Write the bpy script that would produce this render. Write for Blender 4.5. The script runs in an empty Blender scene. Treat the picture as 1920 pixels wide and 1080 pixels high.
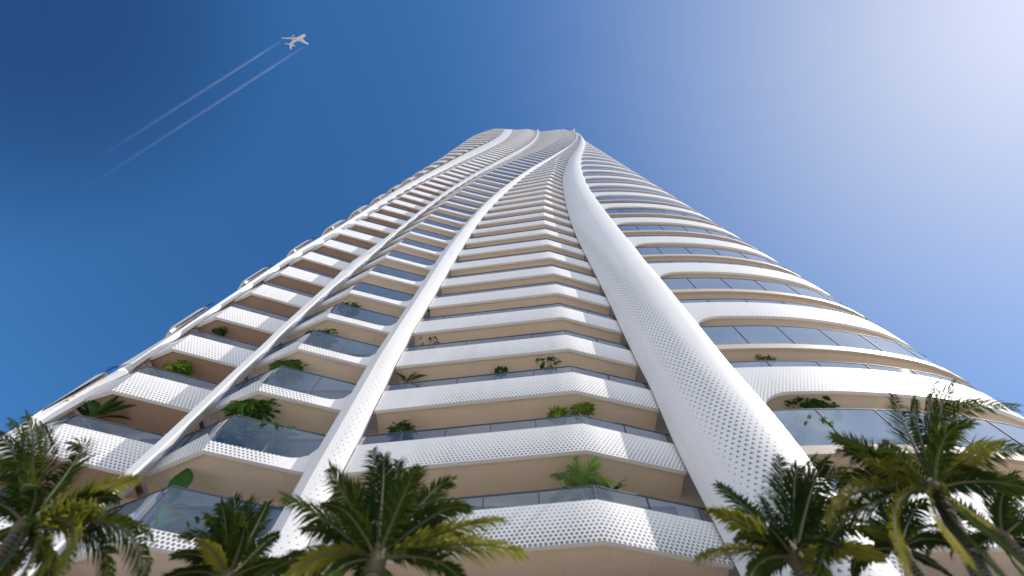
import bpy, math, random
import numpy as np
from mathutils import Vector, Matrix

R = math.radians
random.seed(7)
SC = bpy.context.scene
COL = SC.collection

# ------------------------------------------------------------------ camera model
F, PX, PY = 900.0, 980.0, 540.0          # focal length and principal point for a 1920 x 1080 frame
TB = 350.0 / F
BETA = math.atan(TB)                     # angle between the optical axis and the zenith
SB, CB = math.sin(BETA), math.cos(BETA)
D = 11.07                                # metres from the camera to the nearest prow of the tower
EYE = 1.6
H0, DH = 0.996, 0.3253                   # parapet height of level 0 and storey height (in D, above the eye)
BAND = 0.1301
ZTOP = 19.6
KTOP = 57
ZGROUND = -EYE / D


def zk(k):
    return H0 + DH * k


def ray(x, y):
    u, v = x - PX, PY - y
    return u, F * SB - v * CB, F * CB + v * SB


def pix_Y(x, y, Y):                      # plan X and height where the sight line meets the plane Y
    u, f, w = ray(x, y)
    return u * Y / f, w * Y / f


def W(p, z):
    return (p[0] * D, p[1] * D, EYE + z * D)


# ------------------------------------------------------------------ materials
def nodes_of(name):
    m = bpy.data.materials.new(name)
    m.use_nodes = True
    nt = m.node_tree
    for n in list(nt.nodes):
        nt.nodes.remove(n)
    out = nt.nodes.new('ShaderNodeOutputMaterial')
    return m, nt, out


def N(nt, typ, **kw):
    n = nt.nodes.new(typ)
    for k, v in kw.items():
        if k in ('inp',):
            for i, val in v.items():
                n.inputs[i].default_value = val
        else:
            setattr(n, k, v)
    return n


def math_node(nt, op, a, b=None, c=None):
    n = nt.nodes.new('ShaderNodeMath')
    n.operation = op
    for i, v in enumerate((a, b, c)):
        if v is None:
            continue
        if isinstance(v, (int, float)):
            n.inputs[i].default_value = v
        else:
            nt.links.new(v, n.inputs[i])
    return n.outputs[0]


def mix_col(nt, fac, a, b):
    n = nt.nodes.new('ShaderNodeMix')
    n.data_type = 'RGBA'
    if isinstance(fac, (int, float)):
        n.inputs[0].default_value = fac
    else:
        nt.links.new(fac, n.inputs[0])
    for i, v in ((6, a), (7, b)):
        if isinstance(v, tuple):
            n.inputs[i].default_value = v if len(v) == 4 else (*v, 1)
        else:
            nt.links.new(v, n.inputs[i])
    return n.outputs[2]


def principled(nt, out, col, rough=0.5, spec=0.5, metal=0.0, bump=None):
    b = nt.nodes.new('ShaderNodeBsdfPrincipled')
    if isinstance(col, tuple):
        b.inputs['Base Color'].default_value = (*col, 1)
    else:
        nt.links.new(col, b.inputs['Base Color'])
    b.inputs['Roughness'].default_value = rough
    b.inputs['Metallic'].default_value = metal
    b.inputs['Specular IOR Level'].default_value = spec
    if bump is not None:
        nt.links.new(bump, b.inputs['Normal'])
    if out is not None:
        nt.links.new(b.outputs[0], out.inputs[0])
    return b


def noise_var(nt, col, scale, amt, detail=4.0, coord='Object'):
    tc = nt.nodes.new('ShaderNodeTexCoord')
    nz = nt.nodes.new('ShaderNodeTexNoise')
    nz.inputs['Scale'].default_value = scale
    nz.inputs['Detail'].default_value = detail
    nt.links.new(tc.outputs[coord], nz.inputs['Vector'])
    lo = tuple(c * (1 - amt) for c in col)
    hi = tuple(min(1, c * (1 + amt)) for c in col)
    return mix_col(nt, nz.outputs[0], lo, hi), nz


def soffit_mat(name, col):
    """painted ceiling boards with fine joints and a few water marks"""
    m, nt, out = nodes_of(name)
    c, nz = noise_var(nt, col, 0.9, 0.07)
    tc = nt.nodes.new('ShaderNodeTexCoord')
    br = nt.nodes.new('ShaderNodeTexBrick')
    br.inputs['Scale'].default_value = 1.0
    br.inputs['Brick Width'].default_value = 2.4
    br.inputs['Row Height'].default_value = 1.2
    br.inputs['Mortar Size'].default_value = 0.008
    br.inputs['Color1'].default_value = (1, 1, 1, 1)
    br.inputs['Color2'].default_value = (0.95, 0.95, 0.95, 1)
    br.inputs['Mortar'].default_value = (0.82, 0.80, 0.79, 1)
    nt.links.new(tc.outputs['Object'], br.inputs['Vector'])
    mm = nt.nodes.new('ShaderNodeMix')
    mm.data_type = 'RGBA'
    mm.blend_type = 'MULTIPLY'
    mm.inputs[0].default_value = 1.0
    nt.links.new(c, mm.inputs[6])
    nt.links.new(br.outputs[0], mm.inputs[7])
    principled(nt, out, mm.outputs[2], 0.5, 0.4)
    return m


def simple_mat(name, col, rough=0.5, scale=3.0, amt=0.08, metal=0.0, spec=0.5):
    m, nt, out = nodes_of(name)
    c, nz = noise_var(nt, col, scale, amt)
    principled(nt, out, c, rough, spec, metal)
    return m


def perforated(name, shape, sx, sy, rad, col=(0.71, 0.695, 0.69)):
    """White panel with staggered holes; the point attribute 'perf' gives the hole size."""
    m, nt, out = nodes_of(name)
    uv = nt.nodes.new('ShaderNodeUVMap')
    sep = nt.nodes.new('ShaderNodeSeparateXYZ')
    nt.links.new(uv.outputs[0], sep.inputs[0])
    at = nt.nodes.new('ShaderNodeAttribute')
    at.attribute_name = 'perf'
    rowf = math_node(nt, 'DIVIDE', sep.outputs[1], sy)
    row = math_node(nt, 'FLOOR', rowf)
    odd = math_node(nt, 'MODULO', math_node(nt, 'ABSOLUTE', row), 2.0)
    uf = math_node(nt, 'ADD', math_node(nt, 'DIVIDE', sep.outputs[0], sx), math_node(nt, 'MULTIPLY', odd, 0.5))
    fu = math_node(nt, 'MULTIPLY', math_node(nt, 'SUBTRACT', math_node(nt, 'FRACT', uf), 0.5), sx)
    fv = math_node(nt, 'MULTIPLY', math_node(nt, 'SUBTRACT', math_node(nt, 'FRACT', rowf), 0.5), sy)
    if shape == 'tri':
        a = math_node(nt, 'MULTIPLY', fv, -1.0)
        b = math_node(nt, 'ADD', math_node(nt, 'MULTIPLY', fv, 0.5),
                      math_node(nt, 'MULTIPLY', math_node(nt, 'ABSOLUTE', fu), 0.86))
        d = math_node(nt, 'MAXIMUM', a, b)
    else:
        d = math_node(nt, 'SQRT', math_node(nt, 'ADD', math_node(nt, 'MULTIPLY', fu, fu), math_node(nt, 'MULTIPLY', fv, fv)))
    # hole size wobbles slightly from panel to panel
    rr = math_node(nt, 'MULTIPLY', at.outputs['Fac'], rad)
    mask = math_node(nt, 'LESS_THAN', d, rr)
    base, nz = noise_var(nt, col, 0.35, 0.05)
    tcs = nt.nodes.new('ShaderNodeTexCoord')
    mps = nt.nodes.new('ShaderNodeMapping')
    mps.inputs['Scale'].default_value = (2.2, 2.2, 0.22)
    nt.links.new(tcs.outputs['Object'], mps.inputs[0])
    nzs = nt.nodes.new('ShaderNodeTexNoise')
    nzs.inputs['Scale'].default_value = 1.3
    nzs.inputs['Detail'].default_value = 5
    nt.links.new(mps.outputs[0], nzs.inputs['Vector'])
    stf = math_node(nt, 'MULTIPLY', math_node(nt, 'MAXIMUM', math_node(nt, 'SUBTRACT', nzs.outputs[0], 0.5), 0.0), 0.9)
    base = mix_col(nt, stf, base, (0.52, 0.50, 0.47))
    # panel joints
    pu = math_node(nt, 'ABSOLUTE', math_node(nt, 'SUBTRACT', math_node(nt, 'FRACT', math_node(nt, 'DIVIDE', sep.outputs[0], 2.4)), 0.5))
    joint = math_node(nt, 'LESS_THAN', pu, 0.004)
    if shape == 'tri':
        pv = math_node(nt, 'ABSOLUTE', math_node(nt, 'SUBTRACT', math_node(nt, 'FRACT', math_node(nt, 'DIVIDE', sep.outputs[1], 3.6)), 0.5))
        base = mix_col(nt, math_node(nt, 'MULTIPLY', math_node(nt, 'LESS_THAN', pv, 0.003), 0.22), base, (0.45, 0.45, 0.46))
    else:
        base = mix_col(nt, math_node(nt, 'MULTIPLY', joint, 0.35), base, (0.45, 0.45, 0.46))
    col2 = mix_col(nt, mask, base, (0.17, 0.17, 0.185))
    principled(nt, out, col2, 0.42, 0.4)
    return m


def glass_mat(name, tint, refl, gloss=(0.85, 0.92, 1.0), base=0.25):
    m, nt, out = nodes_of(name)
    tr = N(nt, 'ShaderNodeBsdfTransparent')
    tr.inputs[0].default_value = (*tint, 1)
    gl = N(nt, 'ShaderNodeBsdfGlossy')
    gl.inputs[0].default_value = (*gloss, 1)
    gl.inputs['Roughness'].default_value = 0.015
    fr = N(nt, 'ShaderNodeFresnel')
    fr.inputs[0].default_value = 1.5
    tc = nt.nodes.new('ShaderNodeTexCoord')
    nz = nt.nodes.new('ShaderNodeTexNoise')
    nz.inputs['Scale'].default_value = 0.6
    nt.links.new(tc.outputs['Object'], nz.inputs['Vector'])
    bp = N(nt, 'ShaderNodeBump')
    bp.inputs['Strength'].default_value = 0.03
    nt.links.new(nz.outputs[0], bp.inputs['Height'])
    nt.links.new(bp.outputs[0], gl.inputs['Normal'])
    fac = math_node(nt, 'MINIMUM', math_node(nt, 'ADD', math_node(nt, 'MULTIPLY', fr.outputs[0], refl), base), 1.0)
    ge = N(nt, 'ShaderNodeNewGeometry')
    fac = math_node(nt, 'MULTIPLY', fac, math_node(nt, 'SUBTRACT', 1.0, ge.outputs['Backfacing']))
    mx = N(nt, 'ShaderNodeMixShader')
    nt.links.new(fac, mx.inputs[0])
    nt.links.new(tr.outputs[0], mx.inputs[1])
    nt.links.new(gl.outputs[0], mx.inputs[2])
    nt.links.new(mx.outputs[0], out.inputs[0])
    return m


def leaf_mat(name, col, col2, trans=0.35, rough=0.45, scale=2.0):
    m, nt, out = nodes_of(name)
    tc = nt.nodes.new('ShaderNodeTexCoord')
    nz = nt.nodes.new('ShaderNodeTexNoise')
    nz.inputs['Scale'].default_value = scale
    nz.inputs['Detail'].default_value = 3
    nt.links.new(tc.outputs['Object'], nz.inputs['Vector'])
    rmp = math_node(nt, 'MULTIPLY', math_node(nt, 'SUBTRACT', nz.outputs[0], 0.3), 2.5)
    c = mix_col(nt, rmp, col, col2)
    b = N(nt, 'ShaderNodeBsdfDiffuse')
    nt.links.new(c, b.inputs[0])
    t = N(nt, 'ShaderNodeBsdfTranslucent')
    tcol = mix_col(nt, 0.5, c, (0.20, 0.25, 0.03))
    nt.links.new(tcol, t.inputs[0])
    mx = N(nt, 'ShaderNodeMixShader')
    mx.inputs[0].default_value = trans
    nt.links.new(b.outputs[0], mx.inputs[1])
    nt.links.new(t.outputs[0], mx.inputs[2])
    nt.links.new(mx.outputs[0], out.inputs[0])
    return m


M = {}
M['band'] = perforated('perforated_white_panel', 'dot', 0.145, 0.126, 0.050)
M['column'] = perforated('white_panel_triangle_cuts', 'tri', 0.235, 0.20, 0.036)
M['white'] = simple_mat('white_paint', (0.71, 0.695, 0.69), 0.4, 0.4, 0.03)
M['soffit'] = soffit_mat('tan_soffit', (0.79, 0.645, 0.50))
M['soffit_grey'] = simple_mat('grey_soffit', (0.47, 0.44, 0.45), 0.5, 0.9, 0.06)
M['soffit_wood_shaded'] = soffit_mat('shaded_reddish_wood_soffit', (0.44, 0.305, 0.23))  # reddish wood, toned darker for the weak bounce light in the left bay
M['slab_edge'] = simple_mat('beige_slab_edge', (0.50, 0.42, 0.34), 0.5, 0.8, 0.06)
M['wall'] = simple_mat('warm_recess_wall', (0.48, 0.39, 0.31), 0.6, 0.7, 0.1)
M['rail'] = simple_mat('dark_rail_metal', (0.045, 0.05, 0.065), 0.6, 5, 0.1, 0.0)
M['glass'] = glass_mat('balustrade_glass', (0.74, 0.83, 0.97), 1.0, (0.86, 0.92, 1.0), 0.11)
M['bayglass'] = glass_mat('bay_glass', (0.58, 0.73, 0.97), 1.0, (0.78, 0.89, 1.0), 0.10)
M['curveglass'] = glass_mat('curved_front_glass', (0.62, 0.76, 0.97), 1.2, (0.86, 0.94, 1.0), 0.28)
M['window'] = glass_mat('window_glass', (0.10, 0.13, 0.17), 1.5, base=0.30)
M['frame'] = simple_mat('window_frame', (0.12, 0.11, 0.11), 0.4, 4, 0.1, 0.3)

# ------------------------------------------------------------------ mesh helper


class MB:
    def __init__(s):
        s.v, s.f, s.m, s.uv, s.p = [], [], [], [], []

    def vert(s, co, uv=(0, 0), perf=0.0):
        s.v.append(tuple(co)); s.uv.append(uv); s.p.append(perf)
        return len(s.v) - 1

    def face(s, idx, mat=0):
        s.f.append(tuple(idx)); s.m.append(mat)

    def quad(s, a, b, c, d, mat=0):
        i = [s.vert(q) for q in (a, b, c, d)]
        s.face(i, mat)

    def grid(s, rows, mat=0, flip=False):
        """rows: list of lists of (co, uv, perf)"""
        ids = [[s.vert(*c) for c in r] for r in rows]
        for j in range(len(ids) - 1):
            for i in range(len(ids[j]) - 1):
                q = (ids[j][i], ids[j][i + 1], ids[j + 1][i + 1], ids[j + 1][i])
                s.face(q[::-1] if flip else q, mat)
        return ids

    def box(s, c, sz, mat=0, rot=None):
        rot = rot or Matrix.Identity(3)
        c = Vector(c)
        vs = []
        for dz in (-1, 1):
            for dx, dy in ((-1, -1), (1, -1), (1, 1), (-1, 1)):
                vs.append(s.vert(c + rot @ Vector((dx * sz[0] / 2, dy * sz[1] / 2, dz * sz[2] / 2))))
        for q in ((0, 3, 2, 1), (4, 5, 6, 7), (0, 1, 5, 4), (1, 2, 6, 5), (2, 3, 7, 6), (3, 0, 4, 7)):
            s.face([vs[i] for i in q], mat)

    def tube(s, pts, rads, n=8, mat=0, cap=True):
        pts = [Vector(p) for p in pts]
        rings = []
        ref = Vector((0.31, 0.17, 0.94)).normalized()
        for i, p in enumerate(pts):
            t = (pts[min(i + 1, len(pts) - 1)] - pts[max(i - 1, 0)]).normalized()
            a = t.cross(ref)
            if a.length < 1e-3:
                a = t.cross(Vector((1, 0, 0)))
            a.normalize()
            b = t.cross(a)
            r = rads[i] if isinstance(rads, (list, tuple)) else rads
            rings.append([s.vert(p + a * (r * math.cos(2 * math.pi * k / n)) + b * (r * math.sin(2 * math.pi * k / n)),
                                 (k / n, i)) for k in range(n)])
        for i in range(len(rings) - 1):
            for k in range(n):
                s.face((rings[i][k], rings[i][(k + 1) % n], rings[i + 1][(k + 1) % n], rings[i + 1][k]), mat)
        if cap:
            s.face(rings[0][::-1], mat)
            s.face(rings[-1], mat)
        return rings

    def build(s, name, mats, parent=None, smooth=None):
        me = bpy.data.meshes.new(name)
        me.from_pydata(s.v, [], s.f)
        for mt in (mats if isinstance(mats, (list, tuple)) else [mats]):
            me.materials.append(mt)
        me.polygons.foreach_set('material_index', s.m)
        uvl = me.uv_layers.new(name='UVMap')
        li = np.empty(len(me.loops), dtype=np.int32)
        me.loops.foreach_get('vertex_index', li)
        uvs = np.array(s.uv, dtype=np.float32)[li]
        uvl.data.foreach_set('uv', uvs.ravel())
        at = me.attributes.new('perf', 'FLOAT', 'POINT')
        at.data.foreach_set('value', np.array(s.p, dtype=np.float32))
        me.update()
        if smooth is not None:
            me.polygons.foreach_set('use_smooth', [True] * len(me.polygons))
            me.set_sharp_from_angle(angle=R(smooth))
        o = bpy.data.objects.new(name, me)
        COL.objects.link(o)
        if parent is not None:
            o.parent = parent
        return o


def empty(name, loc=(0, 0, 0)):
    o = bpy.data.objects.new(name, None)
    o.empty_display_size = 0.3
    o.location = loc
    COL.objects.link(o)
    return o


def tag(o, label=None, cat=None, group=None, kind=None):
    if label: o['label'] = label
    if cat: o['category'] = cat
    if group: o['group'] = group
    if kind: o['kind'] = kind
    return o


# ------------------------------------------------------------------ plan curves of the tower (D units)
class Curve:
    """Plan position of an edge of the facade as a function of height, fitted to its line in the picture."""

    def __init__(s, pts, Y, sigma=0.05, extra=()):
        zs, xs = [], []
        for (x, y) in pts:
            X, z = pix_Y(x, y, Y)
            zs.append(z); xs.append(X)
        for z, X in extra:
            zs.append(z); xs.append(X)
        o = np.argsort(zs)
        lz, X = np.log(np.array(zs)[o]), np.array(xs)[o]
        g = np.linspace(math.log(0.3), math.log(22), 420)
        v = np.interp(g, lz, X)
        st = g[1] - g[0]
        kn = int(4 * sigma / st)
        ker = np.exp(-0.5 * (np.arange(-kn, kn + 1) * st / sigma) ** 2)
        ker /= ker.sum()
        vp = np.concatenate([np.full(kn, v[0]), v, np.full(kn, v[-1])])
        s.g, s.v, s.Y = g, np.convolve(vp, ker, 'valid'), Y

    def __call__(s, z):
        return (float(np.interp(math.log(max(z, 0.3)), s.g, s.v)), s.Y)


YV, YP = 1.085, 0.996
L3l = Curve([(503,1013),(553,925),(574,886),(646,765),(695.5,680),(739,616),(771,567),(796,528),(815,497),(840,460),(860,437),(880,412),
             (900,391),(917,374),(942,353),(967,336),(983,324),(1000,313),(1025,300),(1050,285),(1070,272),(1080,261),(1081,253)], YV)
L3r = Curve([(609,960),(632,911),(642,886),(672,834),(703,765),(725,727),(743,681),(763,651),(776,616),(793,594),(819,549),(840,513),(857,483),
             (877,450),(895,421),(915,395),(934,375),(958,352),(980,333),(1000,319),(1025,304),(1050,289),(1073,274),(1085,261),(1085,253)], YV)
L2L_PTS = [(235,888),(293,836),(368,765),(408,727),(455,682),(490,653),(523,617),(550,595),(578,568),(597,550),(623,530),(651,496),(692,470),
             (733,440),(767,413),(800,386),(833,360.5),(867,339),(900,319.5),(933,302),(967,284.5),(994,268.5),(1007,255),(1008,245)]
L2l = Curve(L2L_PTS, YV)
L2R_PTS = [(262,888),(320,836),(391,765),(430,727),(475,682),(510,653),(541,617),(569,595),(596,570),(615,551),(641,530),(667,510),(700,481),
             (733,450),(767,421),(800,392),(833,366),(867,344),(900,324),(933,306),(967,288),(995,271),(1010,256),(1011,246)]
L2r = Curve(L2R_PTS, YV + 0.012)
L2fl = Curve(L2L_PTS, 1.03)
L2fr = Curve([(x - 4, y) if y > 400 else (x, y) for x, y in L2R_PTS], 1.03)
L1l = Curve([(80,773),(160,733),(227,693),(293,647),(360,602),(427,557),(487,517),(553,473),(607,442),(627,431),(687,393),(743,357),(787,333),
             (820,316),(853,298),(887,281),(917,267),(938,254),(946,244)], 1.02)
L1r = Curve([(95,775),(172,737),(240,697),(306,651),(374,606),(440,561),(500,521),(566,478),(620,448),(633,443),(693,402),(747,367),(787,343),
             (820,326),(853,309),(887,293),(920,278),(946,264),(958,253),(960,245)], 1.045)
C1 = Curve([(75,830),(117,794),(212,731),(262,693),(331,648),(363,621),(415,588),(440,567),(482,543),(502,525),(535,507),(550,492),(588,468),
            (620,448),(650,428),(680,410),(705,395),(728,382),(745,372),(763,362),(777,352),(793,343),(810,335),(860,311),(893,296),(933,277),
            (963,262),(981,252),(990,243)], YP)
C2 = Curve([(382,843),(395,822),(488,728),(498,713),(565,648),(570,637),(620,588),(623,579),(663,542),(667,535),(703,500),(730,475),(753,452),
            (773,432),(793,415),(810,400),(825,387),(840,374),(857,363),(870,353),(883,344),(900,333),(920,321),(950,306),(983,293),(1017,279),
            (1045,265),(1058,254),(1062,244)], YP)
Kc = Curve([(1135,1020),(1120,938),(1098,842),(1094,791),(1075,728),(1074,690),(1060,621),(1049,566),(1041,525),(1034,493),(1029,468),(1025,449),
            (1022,428),(1020,412),(1019,397),(1020,383),(1021,372),(1023,354),(1026,342),(1032,328),(1040,316)], YP,
           extra=((9.5, 0.62), (11.5, 1.0), (13.5, 1.45), (16, 1.80), (19, 1.93)))
R1l = Curve([(1383,1070),(1333,970),(1315,937),(1293,892),(1262,830),(1237,768),(1220,727),(1193,679),(1181,651),(1163,616),(1155,595),(1133,549),
             (1117,517),(1100,484),(1083,450),(1070,417),(1060,380),(1055,350),(1055,330),(1060,315),(1067,300),(1077,287),(1084,273),(1088,260)], 1.08,
            extra=((18.5, 1.96),))
R1r = Curve([(1573,939),(1506,851),(1443,771),(1371,690),(1310,612),(1273,567),(1235,519),(1207,489),(1190,463),(1169,441),(1130,390),(1113,367),
             (1100,347),(1092,327),(1088,310),(1090,295),(1095,280),(1098,267),(1096,257)], 0.978, extra=((18.5, 2.02),))

# right hand curved front and left hand rounded corner (plan, D units)
RPATH = [(0.60, 0.990), (0.82, 0.978), (1.0, 0.972), (1.19, 0.973), (1.42, 0.990), (1.66, 1.030), (1.82, 1.080), (1.95, 1.147), (2.06, 1.235), (2.14, 1.34),
         (2.20, 1.48), (2.24, 1.72), (2.25, 2.1), (2.25, 2.6), (2.22, 3.15)]
LPATH = [(-1.86, 3.15), (-1.90, 2.6), (-1.91, 2.1), (-1.90, 1.72), (-1.87, 1.46), (-1.845, 1.28), (-1.805, 1.15), (-1.745, 1.055), (-1.66, 1.0), (-1.5, 0.985),
         (-1.2, 0.985), (-0.8, 0.992), (-0.3, 1.0), (0.2, 1.0)]


def fine(path, n=12):                     # Catmull-Rom refinement
    P = [Vector(p) for p in path]
    out = []
    for i in range(len(P) - 1):
        p0, p1, p2, p3 = P[max(i - 1, 0)], P[i], P[i + 1], P[min(i + 2, len(P) - 1)]
        for j in range(n):
            t = j / n
            q = 0.5 * ((2 * p1) + (p2 - p0) * t + (2 * p0 - 5 * p1 + 4 * p2 - p3) * t * t + (3 * p1 - p0 - 3 * p2 + p3) * t ** 3)
            out.append((q.x, q.y))
    out.append(tuple(P[-1]))
    return np.array(out)


RF, LF = fine(RPATH), fine(LPATH)
LPATH2 = [(x if x > -1.4 else x + 0.13 * min(1, (-1.4 - x) / 0.3), y) for x, y in LPATH]
LF2 = fine(LPATH2)


def path_y(F_, X):
    front = F_[F_[:, 1] < 1.2]
    o = np.argsort(front[:, 0])
    return float(np.interp(X, front[o, 0], front[o, 1]))


def resample(poly, ts):
    seg = np.hypot(*(poly[1:] - poly[:-1]).T)
    s = np.concatenate([[0], np.cumsum(seg)])
    d = np.array(ts) * s[-1]
    return [(float(np.interp(q, s, poly[:, 0])), float(np.interp(q, s, poly[:, 1]))) for q in d], s[-1]


T4 = [0, .004, .008, .013, .018, .024, .03, .036, .043, .05] + list(np.linspace(0.065, 1, 34))
T0 = [1 - t for t in T4][::-1]


def section(sec, z):
    """plan polyline of one bay of the facade at height z, left to right"""
    if sec == 'S4':
        x0 = R1r(z)[0]
        y0 = path_y(RF, x0)
        tail = RF[(RF[:, 0] > x0 + 0.01) | (RF[:, 1] > 1.25)]
        return resample(np.vstack([[x0, y0], tail]), T4)[0]
    if sec == 'S0':
        x0 = L1l(z)[0]
        q = min(1.0, max(0.0, (z - 3.5) / 6.0))
        L_ = LF * (1 - q) + LF2 * q
        if z > 14.5:                      # the crown rounds off at its outer corner
            L_ = L_.copy()
            L_[:, 0] += 0.42 * ((z - 14.5) / 5.1) ** 2 * np.clip((-1.0 - L_[:, 0]) / 0.5, 0, 1)
        y0 = path_y(L_, x0)
        head = L_[(L_[:, 0] < x0 - 0.01) | (L_[:, 1] > 1.25)]
        return resample(np.vstack([head, [x0, y0]]), T0)[0]
    a, b, c = {'S1': (L1r, C1, L2l), 'S2': (L2r, C2, L3l), 'S3': (L3r, Kc, R1l)}[sec]
    A, B, C = a(z), b(z), c(z)
    lo, hi = A[0] + 0.02, C[0] - 0.02
    if hi < lo:
        lo = hi = (A[0] + C[0]) / 2
    bx = min(max(B[0], lo), hi)
    by = B[1]
    if sec == 'S3' and z > 6.5:
        by = B[1] + (1.05 - B[1]) * min(1, (z - 6.5) / 5)
    B = (bx, by)
    nl, nr = {'S1': (3, 8), 'S2': (4, 14), 'S3': (12, 6)}[sec]
    P = [(A[0] + (B[0] - A[0]) * i / nl, A[1] + (B[1] - A[1]) * i / nl) for i in range(nl)]
    P += [(B[0] + (C[0] - B[0]) * i / nr, B[1] + (C[1] - B[1]) * i / nr) for i in range(nr + 1)]
    return P


def kink_index(sec):
    return {'S1': 3, 'S2': 4, 'S3': 12}.get(sec)


def offset(P, d):
    """move a plan polyline inwards (away from the street) by d"""
    out = []
    n = len(P)
    for i in range(n):
        ns = []
        for a, b in ((i - 1, i), (i, i + 1)):
            if a < 0 or b >= n:
                continue
            dx, dy = P[b][0] - P[a][0], P[b][1] - P[a][1]
            l = math.hypot(dx, dy)
            if l > 1e-6:
                ns.append((-dy / l, dx / l))
        if not ns:
            ns = [(0, 1)]
        mx, my = sum(q[0] for q in ns), sum(q[1] for q in ns)
        l = math.hypot(mx, my) or 1
        mx, my = mx / l, my / l
        c = max(0.5, mx * ns[0][0] + my * ns[0][1])
        out.append((P[i][0] + mx * d / c, P[i][1] + my * d / c))
    return out


def arclen(P):
    s = [0.0]
    for a, b in zip(P, P[1:]):
        s.append(s[-1] + math.hypot(b[0] - a[0], b[1] - a[1]))
    return s


def perf_amount(sec, k, f, s, n_rows_f):
    base = max(0.0, 1.0 - 0.10 * max(k, 0)) if sec in ('S1', 'S3') else max(0.0, 1.0 - 0.12 * max(k, 0))
    return base


def band(mb, sec, k, mat=0, smat=1, rows=5):
    """parapet band of one bay on storey k: outer skin, top, inner face, underside"""
    z1 = zk(k)
    P0 = section(sec, z1)
    S = arclen(P0)
    n = len(P0)
    ki = kink_index(sec)
    zt, zb = [], []
    for i in range(n):
        t, b = z1, z1 - BAND
        if sec == 'S2':
            low = z1 - 0.085
            if i >= ki:
                t = low
                sr = S[-1] - S[i]
                Rr = 0.085
                if sr < Rr:
                    t = low + Rr - math.sqrt(max(0, Rr * Rr - (Rr - sr) ** 2))
            else:
                q = i / ki
                t = z1 - 0.075 + 0.075 * q
            if i == ki:
                t = low + 0.0
        if sec in ('S4', 'S0'):
            b = z1 - 0.170
            sr = S[i] if sec == 'S4' else S[-1] - S[i]
            Rx, Rz = 0.15, 0.112
            if sr < Rx:
                b -= Rz * (1 - math.sqrt(max(0, 1 - (1 - sr / Rx) ** 2)))
        zt.append(t); zb.append(b)
    TH = 0.16 / D
    out_rows, in_rows = [], []
    for j in range(rows + 1):
        fr = j / rows
        ro, ri = [], []
        for i in range(n):
            z = zb[i] + (zt[i] - zb[i]) * fr
            P = section(sec, z)
            Q = offset(P, TH)
            s = arclen(P)[i]
            pf = perf_amount(sec, k, fr, s, rows)
            if sec == 'S3':
                e = S[i] / S[-1]
                pf *= (1.12 - 0.75 * fr) * min(1, max(0.0, (e - 0.06) / 0.22)) * (1 if e < 0.97 else 0.9)
            elif sec == 'S1':
                pf *= (1.05 - 0.6 * fr) * min(1, 0.6 + 0.4 * fr + 0.4)
            elif sec == 'S2':
                e = (S[i] - S[ki]) / max(1e-6, S[-1] - S[ki])
                pf *= 1.0 * min(1, max(0, (0.78 - e) / 0.25))
            else:
                pf *= max(0, 1.05 - 0.85 * fr) * (1.0 if S[i] < 0.5 or sec == 'S0' else max(0.35, 1 - 0.5 * (S[i] - 0.5)))
            ro.append((W(P[i], z), (P[i][0] * D + S[i] * 0.0 if False else s * D, z * D), max(0, pf)))
            ri.append((W(Q[i], z), (0, 0), 0.0))
        out_rows.append(ro); in_rows.append(ri)
    mb.grid(out_rows, mat)
    mb.grid(in_rows, smat, flip=True)
    # top and underside
    mb.grid([out_rows[-1], in_rows[-1]], smat)
    mb.grid([in_rows[0], out_rows[0]], smat)
    return zt, zb, P0


def slab(mb, sec, z0, th, inset=0.16 / D, depth=0.23, mat=0, ytop=1.22):
    """floor plate between the front edge and the recessed wall"""
    P = offset(section(sec, z0), inset) if inset > 0 else section(sec, z0)
    if sec in ('S4', 'S0'):
        Q = offset(section(sec, z0), depth)
    else:
        Q = [(p[0], ytop) for p in P]
    lo = [[(W(p, z0), (0, 0), 0) for p in P], [(W(q, z0), (0, 0), 0) for q in Q]]
    hi = [[(W(p, z0 + th), (0, 0), 0) for p in P], [(W(q, z0 + th), (0, 0), 0) for q in Q]]
    mb.grid(lo, mat, flip=True)
    mb.grid(hi, mat)
    mb.grid([lo[0], hi[0]], mat)


def strip_box(mb, P, z_lo, z_hi, th, mat=0):
    """vertical sheet of real thickness following plan polyline P between two heights (lists)"""
    Q = offset(P, th)
    n = len(P)
    A = [(W(P[i], z_lo[i]), (0, 0), 0) for i in range(n)]
    B = [(W(P[i], z_hi[i]), (0, 0), 0) for i in range(n)]
    C_ = [(W(Q[i], z_lo[i]), (0, 0), 0) for i in range(n)]
    E = [(W(Q[i], z_hi[i]), (0, 0), 0) for i in range(n)]
    mb.grid([A, B], mat)
    mb.grid([C_, E], mat, flip=True)
    mb.grid([B, E], mat)
    mb.grid([C_, A], mat)


RAILH = 0.05


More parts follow.
